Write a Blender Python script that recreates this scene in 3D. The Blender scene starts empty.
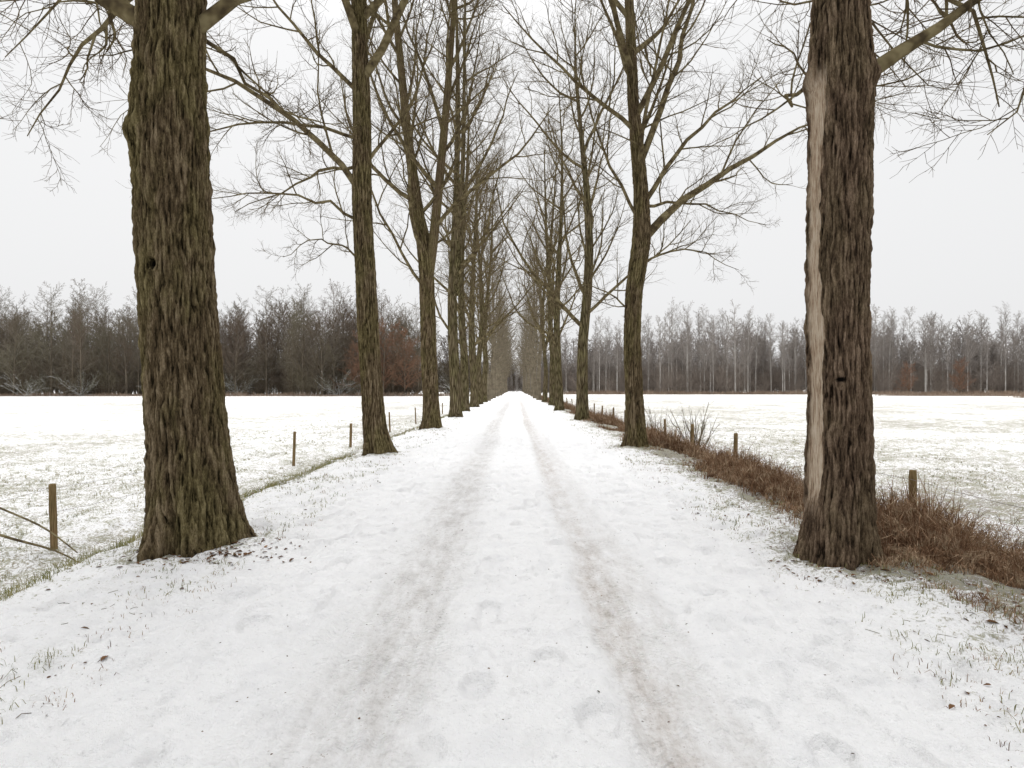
import bpy, math, random
import numpy as np
from mathutils import noise as mn, Vector

rng = np.random.default_rng(7)
random.seed(7)
scene = bpy.context.scene

# ------------------------------------------------------------------ helpers
def link(o, parent=None):
    scene.collection.objects.link(o)
    if parent: o.parent = parent
    return o

def empty(name):
    e = bpy.data.objects.new(name, None); link(e); return e

def mesh_quads(name, V, F, mats, midx=None, attrs=None, smooth=True):
    me = bpy.data.meshes.new(name)
    V = np.asarray(V, np.float32); F = np.asarray(F, np.int32)
    me.vertices.add(len(V)); me.vertices.foreach_set("co", V.ravel())
    me.loops.add(F.size); me.loops.foreach_set("vertex_index", F.ravel())
    me.polygons.add(len(F))
    me.polygons.foreach_set("loop_start", np.arange(0, F.size, 4, dtype=np.int32))
    me.polygons.foreach_set("loop_total", np.full(len(F), 4, np.int32))
    for m in mats: me.materials.append(m)
    if midx is not None: me.polygons.foreach_set("material_index", np.asarray(midx, np.int32))
    me.polygons.foreach_set("use_smooth", np.full(len(F), smooth))
    if attrs:
        for k, a in attrs.items():
            at = me.attributes.new(k, 'FLOAT', 'POINT')
            at.data.foreach_set("value", np.asarray(a, np.float32))
    me.update(calc_edges=True)
    return me

def _h(ix, iy, s):
    n = (ix.astype(np.int64)*374761393 + iy.astype(np.int64)*668265263 + s*1274126177) & 0xffffffff
    n = ((n ^ (n >> 13))*1103515245) & 0xffffffff
    n = ((n ^ (n >> 16))*69069) & 0xffffffff
    return ((n >> 8) & 0xffff)/65535.0
def vnoise(x, y, s=0):
    x = np.asarray(x, float); y = np.asarray(y, float)
    ix = np.floor(x); iy = np.floor(y); fx = x-ix; fy = y-iy
    fx = fx*fx*(3-2*fx); fy = fy*fy*(3-2*fy)
    a = _h(ix, iy, s); b = _h(ix+1, iy, s); c = _h(ix, iy+1, s); d = _h(ix+1, iy+1, s)
    return (a*(1-fx)+b*fx)*(1-fy)+(c*(1-fx)+d*fx)*fy
def fbm(x, y, o=4, s=0):
    r = 0; a = .5; t = 0
    for i in range(o):
        r = r+a*vnoise(x*2**i+i*13.7, y*2**i-i*7.3, s+i); t += a; a *= .5
    return r/t
def sstep(a, b, x):
    t = np.clip((x-a)/(b-a), 0, 1); return t*t*(3-2*t)

# ------------------------------------------------------------------ materials
def nodes(name):
    m = bpy.data.materials.new(name); m.use_nodes = True
    nt = m.node_tree; nt.nodes.remove(nt.nodes["Principled BSDF"])
    b = nt.nodes.new("ShaderNodeBsdfDiffuse")
    nt.links.new(b.outputs[0], nt.nodes["Material Output"].inputs[0])
    return m, nt, b
def noise_n(nt, vec, scale, detail=4, rough=.55):
    n = nt.nodes.new("ShaderNodeTexNoise"); n.inputs["Scale"].default_value = scale
    n.inputs["Detail"].default_value = detail; n.inputs["Roughness"].default_value = rough
    nt.links.new(vec, n.inputs["Vector"]); return n.outputs["Fac"]
def ramp(nt, fac, stops):
    r = nt.nodes.new("ShaderNodeValToRGB"); el = r.color_ramp.elements
    while len(el) < len(stops): el.new(.5)
    for e, (p, c) in zip(el, stops):
        e.position = p; e.color = (c[0], c[1], c[2], 1) if not isinstance(c, (int, float)) else (c, c, c, 1)
    nt.links.new(fac, r.inputs["Fac"]); return r.outputs["Color"]
def mix(nt, fac, a, b, mode='MIX'):
    m = nt.nodes.new("ShaderNodeMix"); m.data_type = 'RGBA'; m.blend_type = mode
    for s, v in ((m.inputs[0], fac), (m.inputs[6], a), (m.inputs[7], b)):
        if hasattr(v, "links"): nt.links.new(v, s)
        elif isinstance(v, (int, float)): s.default_value = v
        else: s.default_value = (*v, 1)
    return m.outputs[2]
def math_n(nt, op, a, b=0.0, c=None):
    m = nt.nodes.new("ShaderNodeMath"); m.operation = op
    vals = [a, b] if c is None else [a, b, c]
    for i, v in enumerate(vals):
        if hasattr(v, "links"): nt.links.new(v, m.inputs[i])
        else: m.inputs[i].default_value = v
    return m.outputs[0]
def mapping(nt, vec, sc):
    m = nt.nodes.new("ShaderNodeMapping"); m.inputs["Scale"].default_value = sc
    nt.links.new(vec, m.inputs["Vector"]); return m.outputs["Vector"]
def bump(nt, b, h, strength, dist):
    n = nt.nodes.new("ShaderNodeBump"); n.inputs["Strength"].default_value = strength
    n.inputs["Distance"].default_value = dist
    nt.links.new(h, n.inputs["Height"]); nt.links.new(n.outputs[0], b.inputs["Normal"])
def attr(nt, name):
    a = nt.nodes.new("ShaderNodeAttribute"); a.attribute_name = name; return a.outputs["Fac"]

def bark_mat(name, dark, mid, light, green, near=True, vs=12.0, gamt=.65):
    m, nt, b = nodes(name)
    tc = nt.nodes.new("ShaderNodeTexCoord").outputs["Object"]
    st = mapping(nt, tc, (1, 1, .09))
    n1 = noise_n(nt, st, 42, 5, .70)
    n2 = noise_n(nt, mapping(nt, tc, (1, 1, .4)), 1.8, 4, .7)
    if near:
        cr = attr(nt, "crev")
        n3 = noise_n(nt, mapping(nt, tc, (1, 1, .4)), 90, 3, .7)
    else:
        n3 = n1
        v = nt.nodes.new("ShaderNodeTexVoronoi"); v.feature = 'DISTANCE_TO_EDGE'
        v.inputs["Scale"].default_value = vs; nt.links.new(st, v.inputs["Vector"])
        cr = math_n(nt, 'MULTIPLY', v.outputs["Distance"], 3.0)
    h = math_n(nt, 'MULTIPLY_ADD', n1, 1.45, math_n(nt, 'MULTIPLY_ADD', cr, .55, -.56))
    col = ramp(nt, h, [(.08, dark), (.42, mid), (.90, light)])
    gm = ramp(nt, n2, [(.44, 0.0), (.58, 1.0)])
    col = mix(nt, math_n(nt, 'MULTIPLY', gm, gamt), col, mix(nt, .8, col, mix(nt, 1.0, ramp(nt, h, [(.12, .12), (.5, 1.0), (.9, 1.7)]), green, 'MULTIPLY')))
    if near:
        col = mix(nt, .6, col, mix(nt, 1.0, col, ramp(nt, n3, [(.32, .35), (.68, 1.7)]), 'MULTIPLY'))
        wf = attr(nt, "wound")
        wn = noise_n(nt, mapping(nt, tc, (1, 1, .08)), 60, 5, .75)
        wc = ramp(nt, math_n(nt, 'ADD', math_n(nt, 'MULTIPLY', wn, .7), math_n(nt, 'MULTIPLY', n2, .3)),
                  [(.36, (.09, .058, .036)), (.44, (.28, .20, .135)), (.52, (.46, .37, .275)), (.64, (.58, .50, .40))])
        col = mix(nt, wf, col, wc)
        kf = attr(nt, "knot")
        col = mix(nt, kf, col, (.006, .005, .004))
    nt.links.new(col, b.inputs["Color"])
    bump(nt, b, math_n(nt, 'MULTIPLY_ADD', n3, .4, h), 1.0, .02 if near else .03)
    return m

def simple_mat(name, stops, scale=4, snow=0.0, obj=True, detail=1):
    m, nt, b = nodes(name)
    if obj: tc = nt.nodes.new("ShaderNodeTexCoord").outputs["Object"]
    else: tc = nt.nodes.new("ShaderNodeNewGeometry").outputs["Position"]
    n = noise_n(nt, tc, scale, detail, .6)
    col = ramp(nt, n, stops)
    if snow > 0:
        g = nt.nodes.new("ShaderNodeNewGeometry")
        sp = nt.nodes.new("ShaderNodeSeparateXYZ"); nt.links.new(g.outputs["Normal"], sp.inputs[0])
        f = math_n(nt, 'MULTIPLY', ramp(nt, sp.outputs[2], [(.3, 0.0), (.6, 1.0)]), snow)
        col = mix(nt, f, col, (.8, .81, .83))
    nt.links.new(col, b.inputs["Color"])
    return m

M_OLIVE = bark_mat("bark_olive_near", (.009, .007, .004), (.098, .072, .042), (.26, .205, .132), (.125, .112, .042), gamt=.55)
M_BROWN = bark_mat("bark_brown_near", (.010, .007, .005), (.105, .073, .049), (.265, .195, .138), (.125, .105, .055), gamt=.35)
M_MID = bark_mat("bark_mid", (.03, .022, .012), (.13, .104, .062), (.25, .205, .13), (.13, .12, .05), near=False)
M_LIMB = simple_mat("bark_limb", [(.35, (.06, .046, .028)), (.5, (.125, .10, .055)), (.65, (.20, .168, .095))], 5, detail=2)
M_TWIG = simple_mat("bark_twig", [(.35, (.085, .063, .040)), (.65, (.165, .128, .078))], 3)
M_MID2 = simple_mat("bark_far_haze_tint", [(.3, (.12, .10, .072)), (.7, (.21, .18, .13))], 2)  # far avenue bark, paled in the base colour to stand in for haze
M_TWIG2 = simple_mat("twig_far_haze_tint", [(.3, (.14, .118, .088)), (.7, (.21, .18, .135))], 1)  # far avenue twigs, distance haze mixed into the colour
M_FB = simple_mat("forest_bark", [(.3, (.11, .092, .070)), (.7, (.20, .17, .13))], .6, snow=.12, obj=False)
M_FT = simple_mat("forest_twig", [(.35, (.135, .100, .073)), (.5, (.15, .122, .088)), (.65, (.17, .15, .103))], .05, snow=.12, obj=False)
M_FU = simple_mat("forest_understorey", [(.35, (.092, .068, .047)), (.5, (.115, .092, .062)), (.65, (.135, .116, .076))], .08, snow=.12, obj=False)
M_FB2 = simple_mat("forest_bark_haze_tint", [(.3, (.28, .26, .24)), (.7, (.44, .42, .39))], .6, obj=False)  # distant woods: mist painted into the bark colour, no volume in the air
M_FT2 = simple_mat("forest_twig_haze_tint", [(.3, (.25, .222, .20)), (.7, (.33, .30, .275))], .12, obj=False)  # twigs lightened the same way, mist painted into the colour
M_FU2 = simple_mat("understorey_haze_tint", [(.3, (.20, .168, .142)), (.7, (.26, .222, .192))], .12, obj=False)  # undergrowth paled too, its mist is only in the colour
M_RUST = simple_mat("rust_leaves", [(.3, (.17, .10, .068)), (.7, (.25, .15, .10))], 3)
M_SNOWY = simple_mat("snowy_twig", [(.3, (.14, .14, .10)), (.7, (.22, .21, .16))], 1.5, snow=.9)
M_DRY = simple_mat("dry_grass_blades", [(.32, (.085, .047, .027)), (.5, (.225, .137, .083)), (.66, (.44, .34, .23))], 7, obj=False, detail=2)
M_GREEN = simple_mat("grass_blades", [(.3, (.12, .13, .045)), (.55, (.23, .22, .09)), (.75, (.38, .32, .18))], 4, obj=False)
M_LEAF = simple_mat("dead_leaf", [(.3, (.05, .026, .014)), (.6, (.14, .078, .042)), (.8, (.26, .16, .095))], 7, obj=False)
M_WIRE = simple_mat("wire_metal", [(.3, (.15, .14, .13)), (.7, (.28, .26, .24))], 4)

def post_mat():
    m, nt, b = nodes("weathered_post_wood")
    tc = nt.nodes.new("ShaderNodeTexCoord").outputs["Object"]
    n = noise_n(nt, mapping(nt, tc, (1, 1, .06)), 60, 5, .6)
    n2 = noise_n(nt, tc, 5, 3)
    col = ramp(nt, n, [(.3, (.06, .04, .02)), (.55, (.22, .15, .075)), (.8, (.36, .27, .165))])
    col = mix(nt, ramp(nt, n2, [(.4, 0.0), (.7, .6)]), col, (.12, .10, .045))
    nt.links.new(col, b.inputs["Color"])
    bump(nt, b, n, .6, .006); return m
M_POST = post_mat()

def snow_mat(name, road):
    m, nt, b = nodes(name)
    pos = nt.nodes.new("ShaderNodeNewGeometry").outputs["Position"]
    gz = attr(nt, "grass"); dz = attr(nt, "dirt")
    big = noise_n(nt, pos, .35, 2, .6)
    mid = noise_n(nt, pos, 3.2, 3, .65)
    fine = noise_n(nt, pos, 24, 5, .78)
    snow = ramp(nt, mid, [(.34, (.91, .911, .918)), (.52, (.95, .95, .952))])
    snow = mix(nt, 1.0, snow, ramp(nt, fine, [(.31, (.78, .778, .78)), (.41, (1., 1., 1.))]), 'MULTIPLY')
    if road:
        st = noise_n(nt, mapping(nt, pos, (1, .25, 1)), 8, 5, .75)
        dn = math_n(nt, 'MULTIPLY', dz, ramp(nt, st, [(.36, .20), (.62, 1.0)]))
        dcol = ramp(nt, fine, [(.3, (.42, .37, .325)), (.5, (.64, .59, .55)), (.7, (.82, .80, .78))])
        gcol = ramp(nt, fine, [(.3, (.53, .515, .50)), (.5, (.70, .69, .68)), (.7, (.86, .855, .85))])
        col = mix(nt, dn, snow, mix(nt, attr(nt, "brown"), gcol, dcol))
        gr = ramp(nt, math_n(nt, 'MULTIPLY_ADD', dz, .12, fine), [(.73, 0.0), (.77, .7)])
        col = mix(nt, gr, col, (.27, .20, .15))
    else:
        col = snow
    s = math_n(nt, 'ADD', math_n(nt, 'MULTIPLY', fine, .62), math_n(nt, 'ADD', math_n(nt, 'MULTIPLY', mid, .26), math_n(nt, 'MULTIPLY', big, .12)))
    s = math_n(nt, 'MULTIPLY_ADD', gz, .34, s)
    gm = ramp(nt, s, [(.66, 0.0), (.73, 1.0)])
    gc = ramp(nt, mid, [(.38, (.15, .105, .06)), (.5, (.21, .18, .09)), (.62, (.25, .24, .125))])
    gc = mix(nt, 1.0, gc, ramp(nt, fine, [(.4, .5), (.75, 1.5)]), 'MULTIPLY')
    col = mix(nt, math_n(nt, 'MULTIPLY', gm, .8), col, gc)
    nt.links.new(col, b.inputs["Color"])
    h = math_n(nt, 'ADD', mid, math_n(nt, 'MULTIPLY', fine, .8))
    if road:
        sp = nt.nodes.new("ShaderNodeSeparateXYZ"); nt.links.new(pos, sp.inputs[0])
        ax = math_n(nt, 'PINGPONG', sp.outputs[0], .07)
        ph = math_n(nt, 'ADD', math_n(nt, 'MULTIPLY', sp.outputs[1], 150.0), math_n(nt, 'MULTIPLY', ax, 110.0))
        tr = math_n(nt, 'MULTIPLY', math_n(nt, 'SINE', ph), attr(nt, "tread"))
        tr = math_n(nt, 'MULTIPLY', tr, ramp(nt, mid, [(.45, .05), (.58, 1.0)]))
        h = math_n(nt, 'ADD', h, math_n(nt, 'MULTIPLY', tr, .17))
    bump(nt, b, h, .9, .07)
    return m
M_SNOW = snow_mat("snow_ground", False)
M_ROAD = snow_mat("snow_road", True)

# ------------------------------------------------------------------ terrain
PX = [-60, -9, -7.4, -6.4, -5.9, -5.2, -4.5, -4.0, -3.3, -2.2, 0, 2.2, 3.2, 3.8, 4.4, 5.0, 5.6, 6.4, 9, 60]
PZ = [-.78, -.78, -.80, -.86, -.84, -.52, -.18, -.04, .04, .0, .02, .0, .03, .0, -.10, -.27, -.46, -.70, -.80, -.78]
def prof(x):
    r = 0
    for o, w in ((-.3, .25), (0, .5), (.3, .25)): r = r+w*np.interp(x+o, PX, PZ)
    return r
def ruts(x, y):
    wv = .05*np.sin(y*.13+.6)+.03*np.sin(y*.41)
    e = .10*(fbm(x*3, y*1.4, 3, 77)-.5)
    x = x+e
    l = np.exp(-((x+.84-wv)/.33)**4); r = np.exp(-((x-.62-wv)/.18)**4)
    r2 = .75*np.exp(-((x-.91-wv*1.3)/.13)**4); l2 = .5*np.exp(-((x+1.28-wv*.5)/.12)**2)
    return l, r, l2, r2
def H(x, y):
    x = np.asarray(x, float); y = np.asarray(y, float)
    z = prof(x)
    field = sstep(6, 12, np.abs(x))
    z = z+field*.45*sstep(40, 150, y)
    near = 1-sstep(25, 70, y)
    rd = 1-sstep(1.6, 2.5, np.abs(x))
    z = z+(1-rd)*(fbm(x*1.3, y*1.3, 3, 5)-.5)*.12+(1-rd)*(fbm(x*5, y*5, 3, 9)-.5)*.09*near
    l, r, l2, r2 = ruts(x, y)
    tr = np.clip(l+r+r2+l2, 0, 1)
    z = z+rd*(fbm(x*4, y*2.2, 4, 21)-.5)*.055*(1-.5*tr)+near*(fbm(x*11, y*9, 2, 23)-.5)*.036*(1-.5*tr)
    z = z-.03*l-.045*r-.035*r2-.014*l2
    z = z-.040*near*sstep(.68, .76, vnoise(x*5+3, y*3.4, 33))*(1-.85*tr)
    z = z-.022*near*sstep(.64, .74, vnoise(x*11, y*9, 35))*(1-.7*tr)
    return z
def masks(x, y):
    l, r, l2, r2 = ruts(x, y)
    dirt = np.clip(.88*l+.95*r+.7*r2+.45*l2, 0, 1)*(0.6+.4*sstep(.3, .6, fbm(x*.8, y*.25, 3, 3)))
    dirt = dirt+.10*sstep(.4, .65, fbm(x*1.2, y*.4, 3, 4))*(1-sstep(1.0, 1.7, np.abs(x)))
    brown = np.clip(.18*l+.8*r+.5*r2, 0, 1)
    ax = np.abs(x)
    g = np.full_like(x, .18)
    g = g+np.where(x < 0, .14*sstep(2.2, 3.6, -x), .17*sstep(1.9, 3.1, x))
    g = g+.38*np.exp(-((x+4.5)/.38)**2)*sstep(6, 11, y)
    g = g+.22*np.exp(-((x+6.3)/.9)**2)
    g = g+.44*np.exp(-((x-4.6)/1.35)**4)*(.5+.9*fbm(x*1.5, y*1.2, 3, 61))
    g = g+.20*sstep(6, 8, ax)*(1-.25*sstep(60, 140, y))+.22*(fbm(x*.16, y*.10, 4, 66)-.5)*sstep(6, 8, ax)
    for tx, ty in TB:
        g = g+.5*np.exp(-(((x-tx)**2+(y-ty)**2)/.62**2))
    g = g*sstep(1.2, 2.6, ax)+.03
    return g, dirt, brown
LY = [6.2, 14.5, 24.0, 33, 42, 50.5, 59, 67.5]+[76+8.7*i for i in range(22)]
RY = [5.8, 16.4, 30.0, 43, 55.5]+[68+11.5*i for i in range(17)]
TB = [(-3.30, 6.2), (3.15, 5.8), (-3.3, 14.5), (3.3, 16.4), (-3.35, 24.0), (3.4, 30.0)]

def axis(segs):
    out = [segs[0][0]]
    for a, b, s0, s1 in segs:
        p = a
        while p < b-1e-6:
            t = (p-a)/(b-a); p = p+s0*(s1/s0)**t; out.append(min(p, b))
    return np.unique(np.round(out, 5))
def grid(xs, ys, zf):
    X, Y = np.meshgrid(xs, ys); Z = zf(X, Y)
    nx = len(xs); ny = len(ys)
    V = np.stack([X, Y, Z], -1).reshape(-1, 3)
    i = (np.arange(ny-1)[:, None]*nx+np.arange(nx-1)[None]).ravel()
    return V, np.stack([i, i+1, i+1+nx, i+nx], -1)
xh = axis([(0, 7.5, .03, .045), (7.5, 60, .08, 4), (60, 1600, 5, 300)])
gx = np.unique(np.concatenate([-xh, xh]))
gy = axis([(-60, 0, 8, .2), (0, 12, .03, .055), (12, 60, .07, .8), (60, 400, 1, 20), (400, 2500, 30, 400)])
def Zg(X, Y): return H(X, Y)-.12*(1-sstep(1.75, 2.0, np.abs(X)))
V, F = grid(gx, gy, Zg)
g, d, br = masks(V[:, 0], V[:, 1])
link(bpy.data.objects.new("snowy_ground", mesh_quads("snowy_ground", V, F, [M_SNOW], attrs={"grass": g})))
rx = np.arange(-2.15, 2.1501, .025)
ry = axis([(-40, .5, 2, .05), (.5, 9, .022, .035), (9, 60, .04, .5), (60, 420, .6, 8)])
def Zr(X, Y): return H(X, Y)+.004-.035*sstep(2.03, 2.15, np.abs(X))
V, F = grid(rx, ry, Zr)
g, d, br = masks(V[:, 0], V[:, 1]); l, r, l2, r2 = ruts(V[:, 0], V[:, 1])
link(bpy.data.objects.new("snow_covered_road", mesh_quads("snow_covered_road", V, F, [M_ROAD],
     attrs={"grass": g, "dirt": d, "brown": br, "tread": np.clip(l+r+r2+l2, 0, 1)})))

# ------------------------------------------------------------------ tree generator
class Geo:
    def __init__(s): s.V = []; s.F = []; s.M = []; s.n = 0; s.A = {"crev": [], "wound": [], "knot": []}
    def add(s, V, F, m, crev=None, wound=None, knot=None):
        s.V.append(V); s.F.append(F+s.n); s.M.append(np.full(len(F), m)); s.n += len(V)
        for k, a, dflt in (("crev", crev, .6), ("wound", wound, 0.), ("knot", knot, 0.)):
            s.A[k].append(np.full(len(V), dflt) if a is None else a)
    def mesh(s, name, mats, at=True):
        return mesh_quads(name, np.concatenate(s.V), np.concatenate(s.F), mats, np.concatenate(s.M),
                          {k: np.concatenate(v) for k, v in s.A.items()} if at else None)
def norm(v): return v/np.maximum(np.linalg.norm(v, axis=-1, keepdims=True), 1e-9)
def tubes(P, R, k):
    B, n, _ = P.shape
    T = np.empty_like(P); T[:, 1:-1] = P[:, 2:]-P[:, :-2]; T[:, 0] = P[:, 1]-P[:, 0]; T[:, -1] = P[:, -1]-P[:, -2]
    T = norm(T); mean = norm(P[:, -1]-P[:, 0])
    ref = np.zeros((B, 3)); ref[np.arange(B), np.argmin(np.abs(mean), 1)] = 1
    U = norm(np.cross(T, ref[:, None, :])); W = np.cross(T, U)
    a = np.arange(k)*2*math.pi/k
    ring = U[:, :, None, :]*np.cos(a)[None, None, :, None]+W[:, :, None, :]*np.sin(a)[None, None, :, None]
    V = (P[:, :, None, :]+R[:, :, None, None]*ring).reshape(-1, 3)
    b = (np.arange(B)*n*k)[:, None, None]; i = (np.arange(n-1)*k)[None, :, None]; j = np.arange(k)[None, None, :]
    j2 = (j+1) % k
    F = np.stack(np.broadcast_arrays(b+i+j, b+i+j2, b+i+k+j2, b+i+k+j), -1).reshape(-1, 4)
    return V, F
def grow(P, R, L, m, t0, t1, lf, ang, up, wig, n, rg, rc=.011, rmin=.003, tip=.3, fall=.55, updir=(0, 0, 1)):
    B, n0, _ = P.shape
    t = t0+(t1-t0)*(np.arange(m)[None]+rg.random((B, m)))/m
    f = t*(n0-1); i = np.minimum(f.astype(int), n0-2); fr = (f-i)[..., None]
    bi = np.arange(B)[:, None]
    p = P[bi, i]*(1-fr)+P[bi, i+1]*fr
    pr = R[bi, i]*(1-fr[..., 0])+R[bi, i+1]*fr[..., 0]
    T = norm(P[bi, i+1]-P[bi, i])
    az = rg.random((B, 1))*6.283+np.arange(m)[None]*2.4+rg.normal(0, .4, (B, m))
    ref = np.where(np.abs(T[..., 2:3]) > .9, np.array([1., 0, 0]), np.array([0, 0, 1.]))
    U = norm(np.cross(T, ref)); W = np.cross(T, U)
    pe = U*np.cos(az)[..., None]+W*np.sin(az)[..., None]
    an = np.radians(ang)*(1+rg.normal(0, .18, (B, m)))[..., None]
    D = norm(T*np.cos(an)+pe*np.sin(an))
    Lc = lf*L[:, None]*(1-fall*t)*(.65+.7*rg.random((B, m)))
    p = p.reshape(-1, 3); D = D.reshape(-1, 3); Lc = Lc.ravel(); pr = pr.ravel()
    r0 = np.maximum(np.minimum(pr*.7, rc*Lc+rmin), rmin)
    Q = [p]; st = (Lc/(n-1))[:, None]
    for s in range(n-1):
        D = norm(D+rg.normal(0, wig, D.shape)+np.array(updir)*up)
        p = p+D*st; Q.append(p)
    Q = np.stack(Q, 1)
    rr = r0[:, None]*(1-(1-tip)*np.linspace(0, 1, n)[None])
    return Q, np.maximum(rr, rmin*.6), Lc
def resample(pts, n):
    pts = np.array(pts, float)
    s = np.r_[0, np.cumsum(np.linalg.norm(np.diff(pts[:, :3], axis=0), axis=1))]
    u = np.linspace(0, s[-1], n)
    q = np.stack([np.interp(u, s, pts[:, c]) for c in range(pts.shape[1])], -1)
    for _ in range(2):
        q[1:-1] = .25*q[:-2]+.5*q[1:-1]+.25*q[2:]
    return q
def trunk_geo(G, tr, k, dz, disp, seed, feats=(), mat=0, ztop=None, vs=13.):
    tr = np.array(tr, float)
    z0, z1 = tr[0, 0], tr[-1, 0]
    if ztop is None or ztop > z1: ztop = z1
    zz = np.r_[np.arange(z0, ztop, dz), np.arange(ztop, z1+.01, max(dz, .35))]
    sm = lambda c: (np.interp(zz-.25, tr[:, 0], tr[:, c])+np.interp(zz, tr[:, 0], tr[:, c])*2+np.interp(zz+.25, tr[:, 0], tr[:, c]))/4
    cx, cy, r = sm(1), sm(2), sm(3)
    th = np.arange(k)*2*math.pi/k
    TH, ZZ = np.meshgrid(th, zz)
    fl = np.exp(-np.maximum(ZZ, 0)/.28)
    Rr = r[:, None]*(1+fl*(.10+.13*np.cos(5*TH+seed)+.09*np.cos(8*TH+2*seed)))
    Rr = Rr*(1+.035*np.cos(2*TH+.5*ZZ+seed)+.03*np.cos(3*TH-.8*ZZ)+.022*np.sin(1.9*ZZ+seed)*np.cos(TH+seed)+.02*np.cos(5*TH+.6*ZZ))
    crev = np.full(TH.shape, .6); lump = np.zeros(TH.shape); rel = np.zeros(TH.shape)
    if disp > 0:
        c = np.empty(TH.size); lump = np.empty(TH.size)
        rr = .33
        xx = np.cos(TH).ravel()*rr; yy = np.sin(TH).ravel()*rr; z = ZZ.ravel()
        for i in range(TH.size):
            if z[i] > ztop: c[i] = .6; lump[i] = 0; continue
            x0 = xx[i]; y0 = yy[i]; z_ = z[i]
            w = mn.noise(Vector((x0*9+seed, y0*9, z_*2.2)))*.055+mn.noise(Vector((x0*26, y0*26+seed, z_*8)))*.014
            w2 = mn.noise(Vector((x0*9, y0*9+seed, z_*2.2+9)))*.055
            dd = mn.voronoi(Vector(((x0+w)*vs+seed, (y0+w2)*vs, z_*vs*.055)))[0]
            d2 = mn.voronoi(Vector(((x0+w)*vs*1.9+seed, (y0-w2)*vs*1.9, z_*vs*.16)))[0]
            c[i] = .62*min((dd[1]-dd[0])*2.0, 1.)+.38*min((d2[1]-d2[0])*2.0, 1.)
            lump[i] = mn.fractal(Vector((x0*34, y0*34, z_*8+seed)), 1., 2., 3)
        c = c.reshape(TH.shape); lump = lump.reshape(TH.shape)
        crev = np.clip(c**.85+.30*lump, 0, 1)
        rel = disp*(crev-.6)+disp*.35*lump
        Rr = Rr+rel
    wound = np.zeros(TH.shape); knot = np.zeros(TH.shape)
    for ft in feats:
        kind, a0, zc, aw, zw, amp = ft
        da = (TH-math.radians(a0)+math.pi) % (2*math.pi)-math.pi
        if kind == 'bump': Rr = Rr+amp*np.exp(-(da/aw)**2-((ZZ-zc)/zw)**2)
        if kind == 'knot':
            e = np.exp(-((da/aw)**2+((ZZ-zc)/zw)**2)**1.5)
            e2 = np.exp(-((da/(aw*1.9))**2+((ZZ-zc)/(zw*1.9))**2))
            Rr = Rr+.03*e2-amp*e; knot = np.maximum(knot, np.clip(e*1.8-.4, 0, 1))
        if kind == 'wound':
            wob = .12*np.sin(ZZ*2.1+1)+.07*np.sin(ZZ*5.3)+.35*(fbm(ZZ*5, TH*7, 4, 3)-.5)
            wid = 1+.18*np.sin(ZZ*1.7)+.6*(fbm(ZZ*2.2, TH*0+3, 3, 8)-.5)
            e = sstep(1.0, .85, np.abs(da+wob*.5)/aw/wid)*sstep(1, .85, np.abs(ZZ-zc)/zw)
            lip = np.exp(-((np.abs(da+wob*.5)/aw/wid-1.15)/.22)**2)*sstep(1, .85, np.abs(ZZ-zc)/zw)
            Rr = Rr-amp*e+.018*lip-.75*rel*e; wound = np.maximum(wound, e)
            crev = crev*(1-e)+.6*e
    X = cx[:, None]+Rr*np.cos(TH); Y = cy[:, None]+Rr*np.sin(TH)
    Vt = np.stack([X, Y, ZZ], -1).reshape(-1, 3)
    n = len(zz); i = (np.arange(n-1)*k)[:, None]; j = np.arange(k)[None]; j2 = (j+1) % k
    Ft = np.stack(np.broadcast_arrays(i+j, i+j2, i+k+j2, i+k+j), -1).reshape(-1, 4)
    G.add(Vt, Ft, mat, crev.ravel(), wound.ravel(), knot.ravel())
    return np.stack([cx, cy, zz], -1), r

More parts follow.
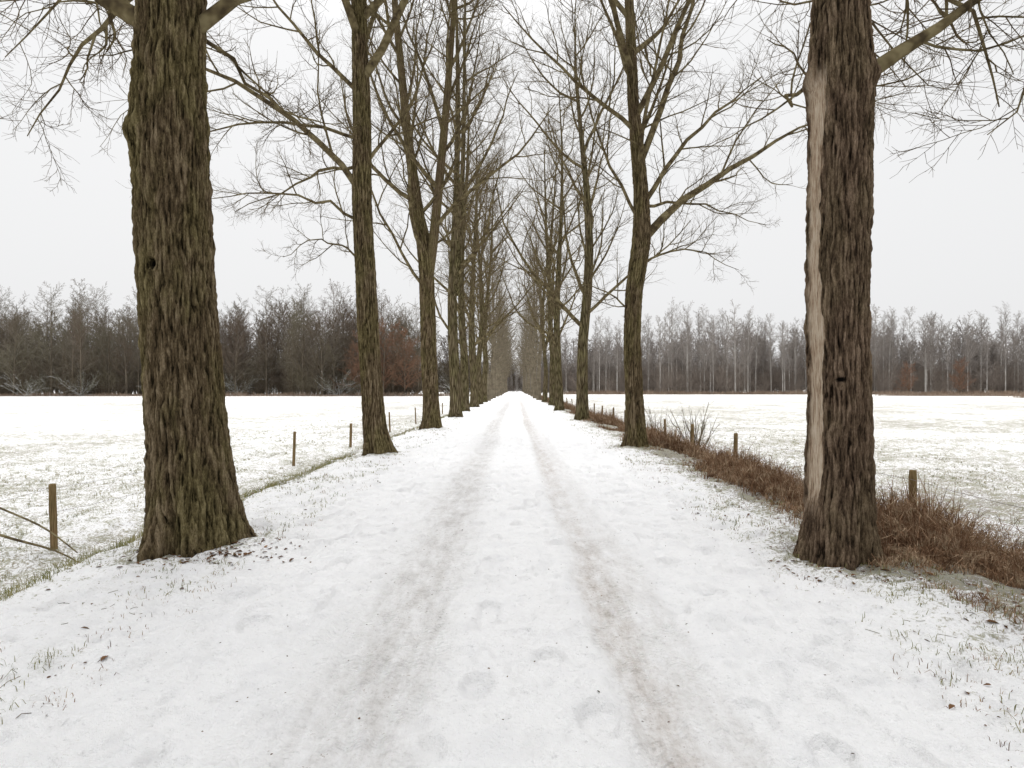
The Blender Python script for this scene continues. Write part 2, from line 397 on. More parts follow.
def make_tree(name, tr, seed, k=14, dz=.35, disp=0, feats=(), limbs=(), stems=(), zl=6., nl=30,
              mats=None, m2=10, m3=7, m4=5, lmax=6.5, lang=48, up=.10, ztop_disp=None, vs=13., rs=1.0, fall1=.72):
    rg = np.random.default_rng(seed); G = Geo()
    C, R = trunk_geo(G, tr, k, dz, disp, seed, feats, 0, ztop_disp, vs)
    axes = [(C, R, zl)]
    for st in stems:
        q = resample(st, 26)
        v, f = tubes(q[None, :, :3], q[None, :, 3], 12); G.add(v, f, 0)
        axes.append((q[:, :3], q[:, 3], st[0][2]+1.0))
    Ps, Rs, Ls = [], [], []
    for (c, r, z0) in axes:
        top = c[-1, 2]; u = np.linspace(0, 1, 40)
        zs = z0+(top-z0)*u
        P = np.stack([np.interp(zs, c[:, 2], c[:, 0]), np.interp(zs, c[:, 2], c[:, 1]), zs], -1)[None]
        Rr = np.interp(zs, c[:, 2], r)[None]
        m = max(6, int(nl/len(axes)*(1.2 if len(axes) > 1 else 1)))
        q, rr, L = grow(P, Rr, np.array([lmax]), m, 0, .97, 1.0, lang, up, .09, 10, rg, rc=.0120, rmin=.011, tip=.18, fall=fall1)
        Ps.append(q); Rs.append(rr); Ls.append(L)
    for lb in limbs:
        q = resample(lb, 10); q[1:, :3] += rg.normal(0, .04, (9, 3))
        Ps.append(q[None, :, :3]); Rs.append(q[None, :, 3])
        Ls.append(np.array([np.linalg.norm(np.diff(q[:, :3], axis=0), axis=1).sum()]))
    P = np.concatenate(Ps); R1 = np.concatenate(Rs); L = np.concatenate(Ls)
    v, f = tubes(P, R1, 7); G.add(v, f, 1)
    P2, R2, L2 = grow(P, R1, L, m2, .12, .98, .42, 42, .07, .14, 7, rg, rc=.009, rmin=.006*rs, fall=.5)
    v, f = tubes(P2, R2, 4); G.add(v, f, 1)
    P3, R3, L3 = grow(P2, R2, L2, m3, .12, 1., .45, 40, .05, .16, 5, rg, rc=.006, rmin=.0042*rs, fall=.4)
    v, f = tubes(P3, R3, 3); G.add(v, f, 2)
    if m4:
        P4, R4, L4 = grow(P3, R3, L3, m4, .15, 1., .62, 38, .06, .16, 3, rg, rc=.004, rmin=.003*rs, fall=.3)
        v, f = tubes(P4, R4, 3); G.add(v, f, 2)
    return G.mesh(name, mats or [M_MID, M_LIMB, M_TWIG])

def place(name, me, x, y, rz=0, s=1, parent=None, dz=0, sz=None):
    o = bpy.data.objects.new(name, me); o.location = (x, y, float(H(x, y))+dz)
    o.rotation_euler = (0, 0, rz); o.scale = (s, s, sz or s); link(o, parent); return o

# --- nearest left tree
tr = [(-.4, 0, 0, .45), (0, 0, 0, .44), (.25, -.02, 0, .405), (.65, -.05, 0, .385), (1.48, -.13, 0, .36), (2.5, -.20, 0, .348),
      (3.55, -.245, 0, .35), (4.6, -.29, 0, .352), (5.0, -.28, 0, .33), (5.6, -.26, 0, .325), (9, -.3, .1, .29), (15, -.1, .2, .19), (25, .1, 0, .03)]
limbs = [[(-.5, -.05, 5.35, .10), (-.95, -.1, 5.66, .085), (-2.4, .0, 6.5, .06), (-4.4, .3, 7.5, .02)],
         [(-.05, 0, 5.3, .075), (.42, .1, 5.6, .06), (1.3, .3, 6.6, .045), (1.9, .6, 8.6, .015)],
         [(-.5, .3, 6.2, .045), (-1.6, 1.2, 6.3, .03), (-2.8, 2.0, 6.0, .018), (-3.9, 2.6, 5.3, .007)],
         [(-.5, .3, 6.4, .035), (-1.5, 2.0, 6.6, .026), (-2.6, 3.6, 6.5, .016), (-3.4, 5.2, 6.0, .007)],
         [(-.5, .3, 6.3, .045), (-2.2, .8, 6.5, .032), (-3.6, 1.2, 6.3, .02), (-5.2, 1.5, 5.6, .008)],
         [(-.5, .1, 7.0, .05), (-1.8, 1.8, 7.6, .035), (-3.6, 3.0, 7.8, .02), (-5.6, 4.2, 7.4, .008)],
         [(-.1, .3, 5.4, .025), (.3, 1.1, 5.1, .016), (.5, 1.9, 5.2, .01), (.8, 2.8, 5.6, .005)]]
me = make_tree("black_poplar_tree", tr, 11, k=300, dz=.015, disp=.030, ztop_disp=5.9, vs=17., limbs=limbs, zl=6.2, nl=28,
    feats=[('bump', 208, 4.22, .45, .14, .065), ('knot', 263, 2.82, .14, .05, .07), ('bump', 250, 3.9, .6, .5, .015)],
    mats=[M_OLIVE, M_LIMB, M_TWIG], m3=8, m4=5)
place("poplar_tree", me, -3.30, 6.2)
# --- nearest right tree
tr = [(-.4, 0, 0, .37), (0, 0, 0, .35), (.3, 0, 0, .315), (.6, 0, 0, .300), (1.5, .01, 0, .278), (2.45, -.01, 0, .27), (3.4, 0, 0, .268),
      (4.4, .01, 0, .272), (4.75, .01, 0, .282), (5.0, 0, 0, .25), (5.4, 0, 0, .235), (9, .1, 0, .21), (15, .1, 0, .15), (24, 0, 0, .03)]
limbs = [[(.10, 0, 4.55, .085), (.38, -.02, 4.75, .072), (.68, 0, 4.93, .055), (1.40, .1, 5.38, .043), (2.6, .2, 6.2, .03), (4.2, .3, 7.6, .012)],
         [(.15, .1, 5.9, .05), (1.4, .9, 6.4, .035), (2.6, 1.6, 6.2, .02), (3.2, 2.0, 5.2, .008)],
         [(.15, 0, 6.2, .05), (1.2, -.1, 6.1, .035), (1.75, -.2, 5.5, .020), (1.78, -.2, 4.7, .011), (1.4, -.1, 4.0, .005)],
         [(.1, .2, 4.9, .035), (.5, 2.0, 5.4, .025), (1.2, 3.6, 6.1, .015), (1.5, 5, 7.2, .006)],
         [(.1, .3, 6.4, .04), (1.3, 2.4, 7.2, .03), (2.6, 4.2, 7.6, .018), (4.2, 5.5, 7.4, .007)],
         [(-.1, .1, 5.5, .05), (-1.0, .8, 6.6, .035), (-1.7, 1.6, 8.2, .012)]]
me = make_tree("brown_poplar_tree", tr, 23, k=280, dz=.015, disp=.026, ztop_disp=5.7, vs=18., limbs=limbs, zl=6., nl=26,
    feats=[('wound', 188, 2.55, .40, 2.2, .026), ('knot', 243, 1.7, .18, .028, .03), ('bump', 170, 4.6, .5, .10, .045), ('bump', 330, 4.62, .45, .10, .045)],
    mats=[M_BROWN, M_LIMB, M_TWIG], m3=8, m4=5)
place("poplar_tree", me, 3.15, 5.8)
# --- second left tree
tr = [(-.4, 0, 0, .37), (0, 0, 0, .35), (.3, -.06, 0, .295), (.6, -.12, 0, .272), (1.3, -.17, 0, .25), (3.7, -.29, 0, .25), (6.1, -.41, 0, .24),
      (8.5, -.43, 0, .215), (11, -.5, 0, .165), (17, -.4, 0, .11), (25, -.3, 0, .025)]
limbs = [[(-.42, 0, 6.3, .085), (-1.35, -.2, 7.6, .07), (-2.55, -.4, 8.4, .055), (-4.2, -.5, 9.3, .035), (-5.8, -.4, 10.6, .01)],
         [(-.43, 0, 8.7, .06), (-1.2, .3, 9.5, .05), (-2.1, .5, 10.4, .04), (-3.6, .8, 12.6, .012)],
         [(-.42, 0, 5.6, .04), (-1.3, -.3, 6.1, .03), (-2.4, -.6, 6.2, .02), (-3.6, -.9, 5.9, .008)],
         [(-.42, 0, 7.0, .045), (-1.6, .6, 7.1, .035), (-2.8, 1.0, 6.7, .02), (-4.0, 1.2, 6.2, .008)],
         [(-.42, 0, 7.6, .045), (-1.9, -.3, 8.0, .035), (-3.2, -.6, 7.7, .02), (-4.4, -.8, 7.3, .008)],
         [(-.4, 0, 6.9, .05), (.3, .3, 7.8, .04), (.9, .5, 9.2, .03), (1.3, .6, 11.5, .01)],
         [(-.42, 0, 4.6, .03), (-1.0, .3, 5.2, .022), (-1.9, .5, 5.3, .014), (-2.6, .7, 4.9, .006)]]
me = make_tree("slender_poplar_tree", tr, 31, k=110, dz=.035, disp=.024, ztop_disp=11, vs=14., limbs=limbs, zl=8.5, nl=28, mats=[M_OLIVE, M_LIMB, M_TWIG], lang=44, m3=8, m4=5)
place("poplar_tree", me, -3.30, 14.5)
# --- second right tree
tr = [(-.4, 0, 0, .40), (0, 0, 0, .36), (.3, 0, 0, .30), (1.3, -.03, 0, .25), (3.0, -.08, 0, .235), (4.2, -.04, 0, .23), (5.1, .10, 0, .25), (5.8, .2, 0, .245),
      (6.8, .17, 0, .20), (9.5, -.05, 0, .15), (12.3, -.17, 0, .125), (18, -.2, 0, .09), (25, -.2, 0, .025)]
limbs = [[(.25, 0, 5.7, .13), (.8, 0, 6.35, .11), (1.8, -.1, 7.1, .085), (3.5, -.2, 8.2, .05), (4.9, -.1, 8.9, .02), (5.8, 0, 9.3, .008)],
         [(.15, 0, 7.8, .10), (.85, .2, 9.6, .085), (1.5, .4, 11.6, .06), (2.2, .5, 14.5, .02)],
         [(.2, .1, 6.6, .08), (1.2, .5, 8.2, .06), (2.3, .9, 9.4, .045), (4.0, 1.2, 10.8, .012)],
         [(.1, 0, 6.2, .05), (-.6, -.3, 7.3, .04), (-1.2, -.4, 8.6, .025), (-1.6, -.3, 10.5, .01)],
         [(.1, 0, 4.9, .035), (1.0, .3, 5.5, .028), (2.0, .7, 5.6, .018), (3.2, 1.0, 5.0, .007)],
         [(.2, 0, 6.6, .05), (1.5, .8, 7.0, .035), (2.8, 1.4, 6.9, .02), (4.2, 1.6, 6.5, .007)],
         [(0, 0, 3.6, .03), (-.7, .3, 4.3, .02), (-1.3, .5, 4.6, .012), (-1.9, .6, 4.4, .006)]]
me = make_tree("forked_poplar_tree", tr, 47, k=100, dz=.04, disp=.024, ztop_disp=11, vs=14., limbs=limbs, zl=7.2, nl=30, mats=[M_OLIVE, M_LIMB, M_TWIG], lang=46, m3=8, m4=5)
place("poplar_tree", me, 3.30, 16.4)
# --- third left tree, forked
tr = [(-.4, 0, 0, .44), (0, 0, 0, .42), (.4, -.02, 0, .36), (1.3, -.05, 0, .33), (6.3, -.2, 0, .29), (8, -.45, 0, .23), (11.2, -.9, 0, .19), (17.2, -1.5, 0, .12), (25, -1.6, 0, .02)]
stems = [[(-.15, 0, 6.0, .22), (.05, 0, 7.2, .2), (.5, .1, 12, .16), (.9, .2, 17.2, .1), (1.2, .3, 24, .02)]]
limbs = [[(-.2, 0, 5.5, .07), (-1.4, .2, 7.2, .055), (-2.6, .4, 9.8, .04), (-3.8, .5, 13, .012)],
         [(-.2, 0, 7.0, .05), (1.1, .2, 8.2, .04), (2.0, .3, 10.2, .01)]]
me = make_tree("twin_stem_poplar_tree", tr, 53, k=60, dz=.07, disp=.022, ztop_disp=11, vs=14., limbs=limbs, stems=stems, zl=7, nl=34, mats=[M_OLIVE, M_LIMB, M_TWIG], lang=42)
place("poplar_tree", me, -3.35, 24.0)

# --- rest of the avenue
def gtrunk(rg, h, r):
    ph = rg.random()*6
    T = [(-.4, 0, 0, r*1.25), (0, 0, 0, r*1.18), (.4, 0, 0, r*1.02), (1.5, 0, 0, r*.93)]
    for z in (4, 6.5, 9, 12, 15, 18, 21, h):
        T.append((z, .36*math.sin(ph+z*.3)*min(z/6, 1), .2*math.cos(ph+z*.25)*min(z/6, 1), max(r*.92*(1-(z/h)**1.2), .025)))
    return T
shapes = []; shapes_far = []
for i in range(5):
    rg = np.random.default_rng(100+i); h = 22+5*rg.random(); r = .28+.09*rg.random()
    stems = []
    tr = gtrunk(rg, h, r)
    if i in (1, 3):
        a = rg.random()*6.28; zf = 6.5+2*rg.random()
        stems = [[(.1, 0, zf-.6, .2), (.4*math.cos(a), .4*math.sin(a), zf+1, .18), (1.3*math.cos(a), 1.3*math.sin(a), zf+6, .12), (1.8*math.cos(a), 1.8*math.sin(a), h-1, .02)]]
    me = make_tree("avenue_poplar_%s" % "abcde"[i], tr, 200+i, k=18, dz=.4, stems=stems, zl=4.2+1.2*rg.random(), nl=28, lang=44+9*rg.random(),
                   lmax=7.0, m2=9, m3=6, m4=4, rs=1.25, fall1=.62)
    shapes.append(me)
    if i < 3:
        rg = np.random.default_rng(150+i)
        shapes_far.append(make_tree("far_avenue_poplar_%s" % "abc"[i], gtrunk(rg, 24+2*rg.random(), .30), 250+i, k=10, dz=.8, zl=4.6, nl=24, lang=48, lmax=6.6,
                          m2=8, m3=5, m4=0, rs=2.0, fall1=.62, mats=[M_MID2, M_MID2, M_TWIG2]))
j = 0
def avenue(x, ys):
    global j
    for y in ys:
        if y > 262: break
        far = y > 74
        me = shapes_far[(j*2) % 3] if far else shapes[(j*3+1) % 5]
        s = .88+.24*rng.random()
        place("poplar_tree", me, x+rng.normal(0, .2), y+rng.normal(0, .6 if y > 40 else .3), rng.random()*6.28, s); j += 1
avenue(-3.35, LY[3:]); avenue(3.4, RY[2:])
place("poplar_tree", shapes[0], -3.3, -3.2, 1.0, 1.0); place("poplar_tree", shapes[2], 3.4, -7.5, 4.0, 1.0)

# ------------------------------------------------------------------ distant woods (grown in clumps)
def wood_clump(name, seed, n, wx, wy, hmin, hmax, mats, z0f, nl, lmax, lang, rs, m2, m3, nsh, shh, trr=.2, nsb=7):
    rg = np.random.default_rng(seed); G = Geo()
    for a in range(n):
        h = hmin+(hmax-hmin)*rg.random()
        if rg.random() < .12: h *= 1.12
        px = (a+rg.random())/n*wx-wx/2; py = rg.random()*wy-wy/2
        ln = rg.normal(0, .5, 2)
        zs = np.linspace(-.5, h, 8); r = trr*(.6+.7*rg.random())
        P = np.stack([px+ln[0]*(zs/h)**2, py+ln[1]*(zs/h)**2, zs], -1)[None]; R = (r*(1-.85*np.clip(zs/h, 0, 1)))[None]
        v, f = tubes(P, R, 5); G.add(v, f, 0)
        zs2 = np.linspace(h*z0f*(.7+.6*rg.random()), h, 20)
        P = np.stack([np.interp(zs2, zs, P[0, :, 0]), np.interp(zs2, zs, P[0, :, 1]), zs2], -1)[None]
        lm = lmax*(.6+.8*rg.random())
        q, rr, L = grow(P, np.interp(zs2, zs, R[0])[None], np.array([lm]), nl, 0, .99, 1., lang*(.85+.3*rg.random()), .11, .10, 5, rg, rc=.008, rmin=.012*rs, tip=.3, fall=.55)
        v, f = tubes(q, rr, 3); G.add(v, f, 1)
        q2, r2, L2 = grow(q, rr, L, m2, .08, 1, .45, 42, .08, .13, 3, rg, rc=.006, rmin=.009*rs)
        v, f = tubes(q2, r2, 3); G.add(v, f, 1)
        q3, r3, L3 = grow(q2, r2, L2, m3, .1, 1, .6, 40, .06, .13, 2, rg, rc=.005, rmin=.008*rs)
        v, f = tubes(q3, r3, 3); G.add(v, f, 1)
    if nsh:
        px = rg.random(nsh)*wx-wx/2; py = rg.random(nsh)*wy-wy/2
        P = np.stack([np.stack([px, py, px*0-.4], -1), np.stack([px, py, px*0+.3], -1)], 1); R = np.full((nsh, 2), .05)
        q, rr, L = grow(P, R, shh*(.35+.9*rg.random(nsh)), nsb, 0, 1, 1., 26, .08, .1, 5, rg, rc=.008, rmin=.012*rs, tip=.3, fall=.1)
        v, f = tubes(q, rr, 3); G.add(v, f, 2)
        q2, r2, L2 = grow(q, rr, L, 7, .1, 1, .45, 42, .05, .12, 3, rg, rc=.006, rmin=.009*rs)
        v, f = tubes(q2, r2, 3); G.add(v, f, 2)
        q3, r3, L3 = grow(q2, r2, L2, 4, .1, 1, .5, 40, .05, .12, 2, rg, rc=.006, rmin=.008*rs)
        v, f = tubes(q3, r3, 3); G.add(v, f, 2)
    return G.mesh(name, mats, at=False)
def shrub(name, seed, h, mats, n=14, rs=1., spread=.5, m2=7, m3=5):
    rg = np.random.default_rng(seed); G = Geo()
    P = np.array([[[0, 0, -.2], [0, 0, .1]]]) ; R = np.array([[.05, .05]])
    q, rr, L = grow(P, R, np.array([h]), n, 0, 1, 1., 60*spread, .1, .1, 7, rg, rc=.01, rmin=.012*rs, tip=.3, fall=.1)
    q[:, :, :2] += rg.normal(0, h*.06, (len(q), 1, 2))
    v, f = tubes(q, rr, 4); G.add(v, f, 0)
    q2, r2, L2 = grow(q, rr, L, m2, .15, 1, .45, 40, .05, .12, 5, rg, rc=.007, rmin=.008*rs)
    v, f = tubes(q2, r2, 3); G.add(v, f, 1)
    q3, r3, L3 = grow(q2, r2, L2, m3, .15, 1, .5, 40, .05, .12, 3, rg, rc=.006, rmin=.006*rs)
    v, f = tubes(q3, r3, 3); G.add(v, f, 1)
    return G.mesh(name, mats, at=False)
FL = [wood_clump("wood_clump_%d" % i, 300+i, 11, 26, 11, 16, 25, [M_FB, M_FT, M_FU], .18, 30, 5.6, 50, 2.6, 8, 5, 26, 7.5) for i in range(5)]
FLB = [wood_clump("deep_wood_clump_%d" % i, 320+i, 11, 26, 11, 16, 23, [M_FB, M_FT, M_FU], .12, 30, 6, 52, 6.0, 7, 4, 26, 9) for i in range(3)]
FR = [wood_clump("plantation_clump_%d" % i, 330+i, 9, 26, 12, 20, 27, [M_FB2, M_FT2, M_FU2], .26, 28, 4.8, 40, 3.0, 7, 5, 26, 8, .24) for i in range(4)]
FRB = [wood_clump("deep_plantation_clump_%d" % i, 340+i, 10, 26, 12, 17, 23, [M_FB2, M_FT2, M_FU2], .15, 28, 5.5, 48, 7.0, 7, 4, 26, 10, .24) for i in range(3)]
RU = wood_clump("rust_leaved_tree", 350, 1, 2, 2, 17, 18, [M_FB, M_RUST, M_RUST], .12, 44, 6, 60, 4, 8, 6, 0, 4)
SN = [shrub("snow_dusted_shrub_%d" % i, 370+i, 6.0, [M_SNOWY, M_SNOWY], 12, 2.4, 1.0) for i in range(2)]

def clumps(E, kinds, x0, x1, yf, rows, sy, smin=.92, smax=1.1):
    for rI in range(rows):
        x = x0+rng.random()*20
        while x < x1:
            y = yf(x)+rI*sy+rng.normal(0, 1.2)
            s = smin+(smax-smin)*rng.random()
            place("clump", kinds[rng.integers(len(kinds))], x, y, (0 if rng.random() < .5 else math.pi)+rng.normal(0, .12), s, E)
            x += 23*s
E = empty("woodland_treeline")
edgeL = lambda x: 152+4*math.sin(x*.07)
clumps(E, FL, -260, -20, edgeL, 2, 11.5, .92, 1.15)
clumps(E, FLB, -260, -20, lambda x: edgeL(x)+23, 2, 12, .95, 1.1)
for x in range(-230, -14, 14):
    xx = x+rng.normal(0, 4); place("snow_dusted_shrub", SN[x % 2], xx, edgeL(xx)-7+rng.normal(0, 1), xx, .6+.6*rng.random(), E)
for x, y, s in ((-32, 144, .95), (-38, 146, .8), (-27, 145, .85)): place("rust_leaved_tree", RU, x, y, x, s, E)
E2 = empty("poplar_plantation_treeline")
edgeR = lambda x: 212-.12*(x-30)+5*math.sin(x*.05)
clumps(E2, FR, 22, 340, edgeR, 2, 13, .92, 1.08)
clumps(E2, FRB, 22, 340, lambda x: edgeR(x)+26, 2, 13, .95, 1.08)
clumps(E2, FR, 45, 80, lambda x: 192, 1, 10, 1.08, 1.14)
for x, y, s in ((118, 180, .5), (133, 178, .55), (100, 184, .45)): place("rust_leaved_tree", RU, x, y, x, s, E2)
E3 = empty("far_woodland")
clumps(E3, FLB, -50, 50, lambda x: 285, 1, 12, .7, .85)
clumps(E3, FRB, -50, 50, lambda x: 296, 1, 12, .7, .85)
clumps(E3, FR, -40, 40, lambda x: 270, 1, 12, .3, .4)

# ------------------------------------------------------------------ blades, leaves
def blades(name, x, y, h, w, mat, lean=.5, zoff=-.01):
    n = len(x); z = H(x, y)+zoff
    a = rng.random(n)*6.283; la = rng.random(n)*6.283; ln = np.abs(rng.normal(0, lean, n))
    p0 = np.stack([x, y, z], -1)
    dl = np.stack([np.cos(la), np.sin(la), 0*la], -1)
    p1 = p0+dl*(h*ln*.35)[:, None]+np.array([0, 0, 1])*(h*.6)[:, None]
    p2 = p0+dl*(h*ln*1.0)[:, None]+np.array([0, 0, 1])*(h*np.clip(1-.45*ln, .15, 1))[:, None]
    s = np.stack([np.cos(a), np.sin(a), 0*a], -1)*w[:, None]*.5
    V = np.stack([p0-s, p0+s, p1+s*.8, p1-s*.8, p2+s*.15, p2-s*.15], 1).reshape(-1, 3)
    b = np.arange(n)[:, None]*6
    F = np.concatenate([b+np.array([[0, 1, 2, 3]]), b+np.array([[3, 2, 4, 5]])])
    return link(bpy.data.objects.new(name, mesh_quads(name, V, F, [mat], smooth=False)))
def ydist(n, a, b, p=1.0):
    u = rng.random(n); return a*(b/a)**(u**(1/p))
def tufts(cx, cy, per, spread):
    n = len(cx)*per
    return np.repeat(cx, per)+rng.normal(0, spread, n), np.repeat(cy, per)+rng.normal(0, spread, n)

# dry brown vegetation on the right bank (spreads up onto the verge close by)
cy = ydist(11500, 2.0, 110); cx = 4.65+rng.normal(0, .86, 11500)
dn = fbm(cx*1.5, cy*1.0, 3, 61)+.05*np.exp(-((cx-5.0)/.7)**2)
keep = (cx > 3.3+.5*vnoise(cy*.8, cy*0, 8)) & (cx < 6.6) & (dn > .475); cx = cx[keep]; cy = cy[keep]; dn = dn[keep]
hh = np.repeat(.08+1.15*(dn-.475), 18)*np.repeat(.5+1.1*rng.random(len(cx)), 18)*np.repeat(.38+.62*sstep(3.4, 4.4, cx), 18)
x, y = tufts(cx, cy, 18, .10); n = len(x)
blades("dry_grass", x, y, hh*(.5+.9*rng.random(n)), .004+.004*rng.random(n)+.0006*np.clip(y, 0, 25), M_DRY, .8)
cy = 2.6+4.6*rng.random(1500); cx = 3.15+1.5*rng.random(1500)**.8
k = fbm(cx*2.6, cy*2.2, 3, 91) > .52+.10*(1-sstep(3.2, 3.9, cx)); cx = cx[k]; cy = cy[k]
x, y = tufts(cx, cy, 16, .06); n = len(x)
blades("dry_grass", x, y, .03+.13*rng.random(n)**1.5, .004+.003*rng.random(n), M_DRY, 1.1)
def stalks(name, cx, cy, h, mat):
    n = len(cx); z = H(cx, cy)
    P = np.stack([np.stack([cx, cy, z-.03], -1), np.stack([cx, cy, z+.03], -1)], 1); R = np.full((n, 2), .004)
    rg = np.random.default_rng(5)
    q, rr, L = grow(P, R, h, 4, 0, 1, 1., 26, .02, .10, 5, rg, rc=.004, rmin=.003, tip=.5, fall=.1)
    v, f = tubes(q, rr, 3); G = Geo(); G.add(v, f, 0)
    q2, r2, L2 = grow(q, rr, L, 6, .25, 1, .35, 45, .02, .12, 3, rg, rc=.004, rmin=.0025, tip=.6, fall=.5)
    v, f = tubes(q2, r2, 3); G.add(v, f, 0)
    link(bpy.data.objects.new(name, G.mesh(name, [mat], at=False)))
cy = ydist(1500, 2.4, 70); cx = 4.9+rng.normal(0, .62, 1500); k = (cx > 3.8) & (cx < 6.4) & (fbm(cx*1.5, cy*1.0, 3, 61) > .40); cx = cx[k]; cy = cy[k]
stalks("dead_weed_stalks", cx, cy, .18+.40*rng.random(len(cx)), M_DRY)
def verge(name, xa, xb, nT, thr, seed, hmax, mat=M_GREEN, ymax=45, per=6):
    cy = ydist(nT, 1.6, ymax); cx = xa+(xb-xa)*rng.random(nT)
    k = fbm(cx*1.2, cy*1.2, 3, seed) > thr; cx = cx[k]; cy = cy[k]
    x, y = tufts(cx, cy, per, .03); n = len(x)
    blades(name, x, y, .015+hmax*rng.random(n)**2.2, .0028+.0005*np.clip(y, 0, 20), mat, .8)
verge("verge_grass", -4.6, -2.5, 3000, .52, 71, .065)
verge("verge_grass", 2.4, 4.0, 2600, .52, 72, .065)
verge("verge_stubble", 2.2, 4.2, 2200, .45, 78, .05, M_DRY, 30, 4)
verge("verge_stubble", -4.6, -2.3, 1800, .47, 79, .05, M_DRY, 30, 4)
verge("verge_grass", -4.9, -4.0, 3500, .40, 73, .14, ymax=60)
verge("meadow_grass", -14, -5.5, 8000, .45, 74, .11)
verge("meadow_grass", 6.4, 15, 7000, .46, 75, .10)

def leaves(name, x, y, s, mat=M_LEAF):
    n = len(x); z = H(x, y)+.003
    a = rng.random(n)*6.283
    u = np.stack([np.cos(a), np.sin(a), rng.normal(0, .2, n)], -1)*s[:, None]
    v = np.stack([-np.sin(a), np.cos(a), rng.normal(0, .2, n)], -1)*(s*(.45+.3*rng.random(n)))[:, None]
    c = np.stack([x, y, z+s*.06], -1); up = np.array([0, 0, 1])*(s*.3)[:, None]
    V = np.stack([c-u, c-u*.35-v*.9+up, c+u*.35-v*.7+up*.8, c+u, c+u*.35+v*.7+up*.9, c-u*.35+v*.9+up, c-u*.35, c+u*.35], 1).reshape(-1, 3)
    b = np.arange(n)[:, None]*8
    F = np.concatenate([b+np.array([[0, 1, 2, 7]]), b+np.array([[7, 2, 3, 4]]), b+np.array([[0, 7, 4, 5]])])
    return link(bpy.data.objects.new(name, mesh_quads(name, V, F, [mat], smooth=False)))
lx = [-2.95+rng.normal(0, .38, 240), 3.2+rng.normal(0, .4, 120), -4.7+2.6*rng.random(420), 2.0+2.3*rng.random(480), 4.8+rng.normal(0, .65, 1400), -1.9+3.8*rng.random(300)]
ly = [5.8+rng.normal(0, .25, 240), 5.5+rng.normal(0, .35, 120), 1.8+12*rng.random(420)**1.4, 1.8+12*rng.random(480)**1.4, 2.2+16*rng.random(1400)**1.3, 2.0+10*rng.random(300)]
ls = [.008+.024*rng.random(240), .008+.02*rng.random(120), .004+.028*rng.random(420)**4, .004+.028*rng.random(480)**4, .015+.03*rng.random(1400), .003+.009*rng.random(300)]
leaves("fallen_leaves", np.concatenate(lx), np.concatenate(ly), np.concatenate(ls))
nT = 160; tx = np.concatenate([-4.6+2.2*rng.random(nT//2), 2.3+2.*rng.random(nT//2)]); ty = 2.2+9*rng.random(nT)**1.1
a = rng.random(nT)*6.28; L = .02+.06*rng.random(nT)**2
P = np.stack([np.stack([tx+np.cos(a)*L*t, ty+np.sin(a)*L*t+.02*t*t*L, H(tx+np.cos(a)*L*t, ty+np.sin(a)*L*t)+.003], -1) for t in (-1, 0, 1)], 1)
v, f = tubes(P, np.full((nT, 3), .0018), 4)
link(bpy.data.objects.new("fallen_twigs", mesh_quads("fallen_twigs", v, f, [M_LIMB])))

def strip(name, p0, p1, n, wid, hh, mat):
    t = rng.random(n); x = p0[0]+(p1[0]-p0[0])*t+rng.normal(0, wid, n); y = p0[1]+(p1[1]-p0[1])*t+rng.normal(0, wid, n)
    h = hh*(.2+1.1*fbm(t*60, t*0, 3, 5))*(.5+.7*rng.random(n))
    blades(name, x, y, h, .05+.05*rng.random(n), mat, .5)
M_REED = simple_mat("reed_blades", [(.3, (.17, .12, .09)), (.7, (.32, .25, .19))], .4, obj=False)
strip("reed_bank", (104, 118), (160, 176), 16000, 1.6, 1.0, M_REED)
strip("reed_bank", (95, 150), (170, 140), 12000, 2.5, .8, M_REED)
strip("reed_bank", (150, 178), (14, 186), 14000, 1.8, 1.6, M_REED)
strip("field_edge_weeds", (-240, 144), (-9, 144), 12000, 1.6, 1.2, M_REED)

place("bare_shrub", shrub("bare_shrub", 400, 1.6, [M_LIMB, M_TWIG], 20, .3, .6, 6, 4), 6.2, 20.5)
place("bare_shrub", shrub("bare_shrub_small", 401, 1.2, [M_LIMB, M_TWIG], 14, .3, .6, 6, 4), 6.0, 25.5)

# ------------------------------------------------------------------ fences
def fence(x, ys, seed, hts=1.1, wires=(.92, .55)):
    E = empty("wire_fence"); rg = np.random.default_rng(seed); tops = []
    for i, y in enumerate(ys):
        xx = x+rg.normal(0, .05); zb = float(H(xx, y)); h = hts+rg.normal(0, .04)
        lx, ly = rg.normal(0, .025, 2); r = .045+rg.random()*.012
        zs = np.array([-.4, 0, .3, .6, h-.15, h-.02, h, h+.004]); rr = np.array([1, 1, .98, .96, .97, .96, .80, .02])*r
        P = np.stack([lx*zs, ly*zs, zs], -1)[None]
        v, f = tubes(P, rr[None], 12)
        v = v+rg.normal(0, .0015, v.shape)
        o = bpy.data.objects.new("post_%d" % i, mesh_quads("fence_post", v, f, [M_POST])); o.location = (xx, y, zb); link(o, E)
        tops.append((xx, y, zb, lx, ly))
    for w, hz in enumerate(wires):
        pts = []
        for a, b in zip(tops[:-1], tops[1:]):
            for t in np.linspace(0, 1, 6)[:-1]:
                pa = np.array([a[0]+a[3]*hz-.05, a[1], a[2]+hz]); pb = np.array([b[0]+b[3]*hz-.05, b[1], b[2]+hz])
                q = pa*(1-t)+pb*t; q[2] -= .05*4*t*(1-t); pts.append(q)
        P = np.array(pts)[None]
        v, f = tubes(P, np.full(P.shape[:2], .0028), 4)
        link(bpy.data.objects.new("wire_%d" % w, mesh_quads("wire", v, f, [M_WIRE])), E)
fence(-6.9, [.5, 4.8, 9.0, 13.5, 18.8, 25.0, 33, 41, 49, 57, 66, 75, 85, 95], 1)
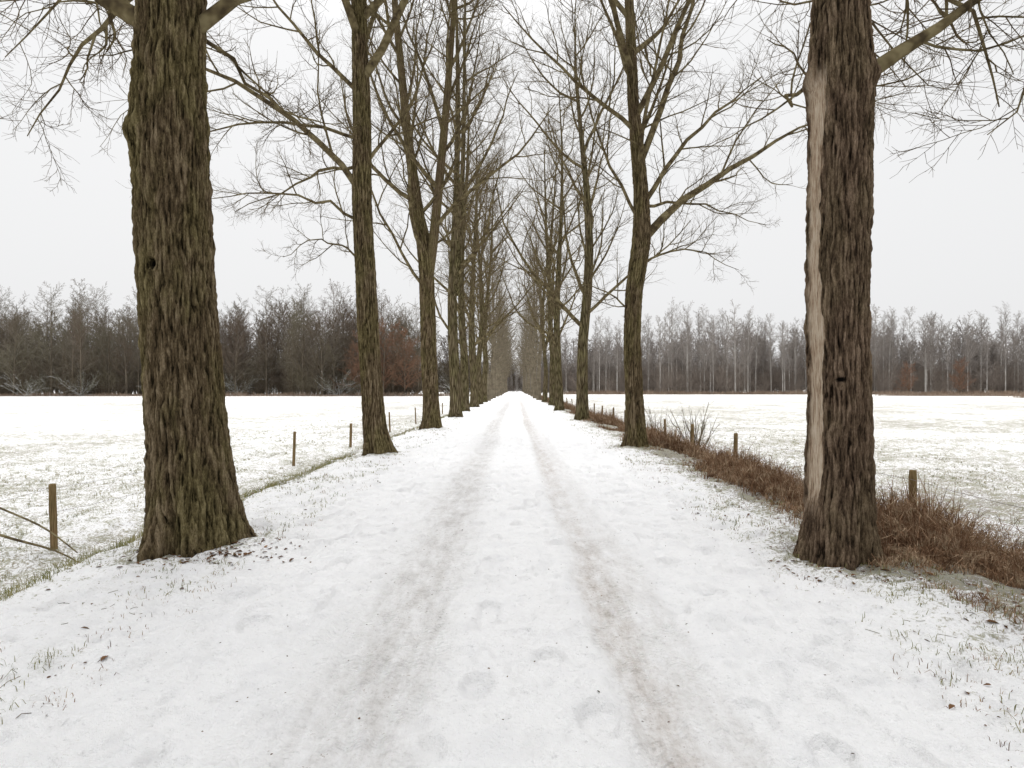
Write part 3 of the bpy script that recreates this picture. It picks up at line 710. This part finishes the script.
fence(5.75, [1.2, 4.9, 8.6, 11.9, 15.6, 19.3, 23, 27, 31, 35, 39.5, 44, 49, 54, 60, 66, 73, 80], 2, 1.02, (.84, .5))
P = resample([(-8.2, 8.9, -.40, .022), (-7.2, 8.7, -.62, .018), (-6.5, 8.5, -.68, .014), (-6.0, 8.3, -.84, .008)], 9)
P2 = resample([(-8.0, 9.2, -.2, .016), (-7.0, 8.9, -.45, .014), (-6.3, 8.6, -.75, .008)], 9)
v, f = tubes(np.stack([P[:, :3], P2[:, :3]]), np.stack([P[:, 3], P2[:, 3]]), 7)
link(bpy.data.objects.new("broken_branch", mesh_quads("broken_branch", v, f, [M_LIMB])))

# ------------------------------------------------------------------ light: overcast sky, brighter towards the zenith
w = bpy.data.worlds.new("World"); scene.world = w; w.use_nodes = True
nt = w.node_tree; bg = nt.nodes["Background"]
sky = nt.nodes.new("ShaderNodeTexSky"); sky.sky_type = 'NISHITA'; sky.sun_disc = False
sky.sun_elevation = math.radians(60); sky.sun_rotation = math.radians(-20); sky.dust_density = 5
hs = nt.nodes.new("ShaderNodeHueSaturation"); hs.inputs["Saturation"].default_value = .15
nt.links.new(sky.outputs[0], hs.inputs["Color"])
tcw = nt.nodes.new("ShaderNodeTexCoord"); spw = nt.nodes.new("ShaderNodeSeparateXYZ")
nt.links.new(tcw.outputs["Generated"], spw.inputs[0])
gr = ramp(nt, spw.outputs[2], [(0., (.395, .396, .399)), (.5, (.425, .426, .429)), (.70, (.80, .80, .81)), (1., (1, 1, 1))])
gv = mix(nt, 1.0, gr, (22.5, 22.5, 22.5), 'MULTIPLY')
nt.links.new(mix(nt, .90, hs.outputs[0], gv), bg.inputs["Color"]); bg.inputs["Strength"].default_value = .10
sd = bpy.data.lights.new("sun", 'SUN'); sd.energy = 1.4; sd.angle = math.radians(30); sd.color = (1, .98, .95)
so = bpy.data.objects.new("sun", sd); link(so)
az = math.radians(-20); el = math.radians(60)
dv = Vector((math.sin(az)*math.cos(el), math.cos(az)*math.cos(el), math.sin(el)))
so.rotation_euler = dv.to_track_quat('Z', 'Y').to_euler()

cam = bpy.data.cameras.new("camera"); cam.lens = 21; cam.sensor_width = 36; cam.clip_end = 6000
cam.shift_x = -3/1024; cam.shift_y = 4/1024
co = bpy.data.objects.new("camera", cam); link(co)
co.location = (0, 0, 1.62); co.rotation_euler = (math.radians(90), 0, 0)
scene.camera = co
scene.view_settings.view_transform = 'Standard'; scene.view_settings.look = 'None'; scene.view_settings.exposure = 0
print("verts", sum(len(m.vertices) for m in bpy.data.meshes))
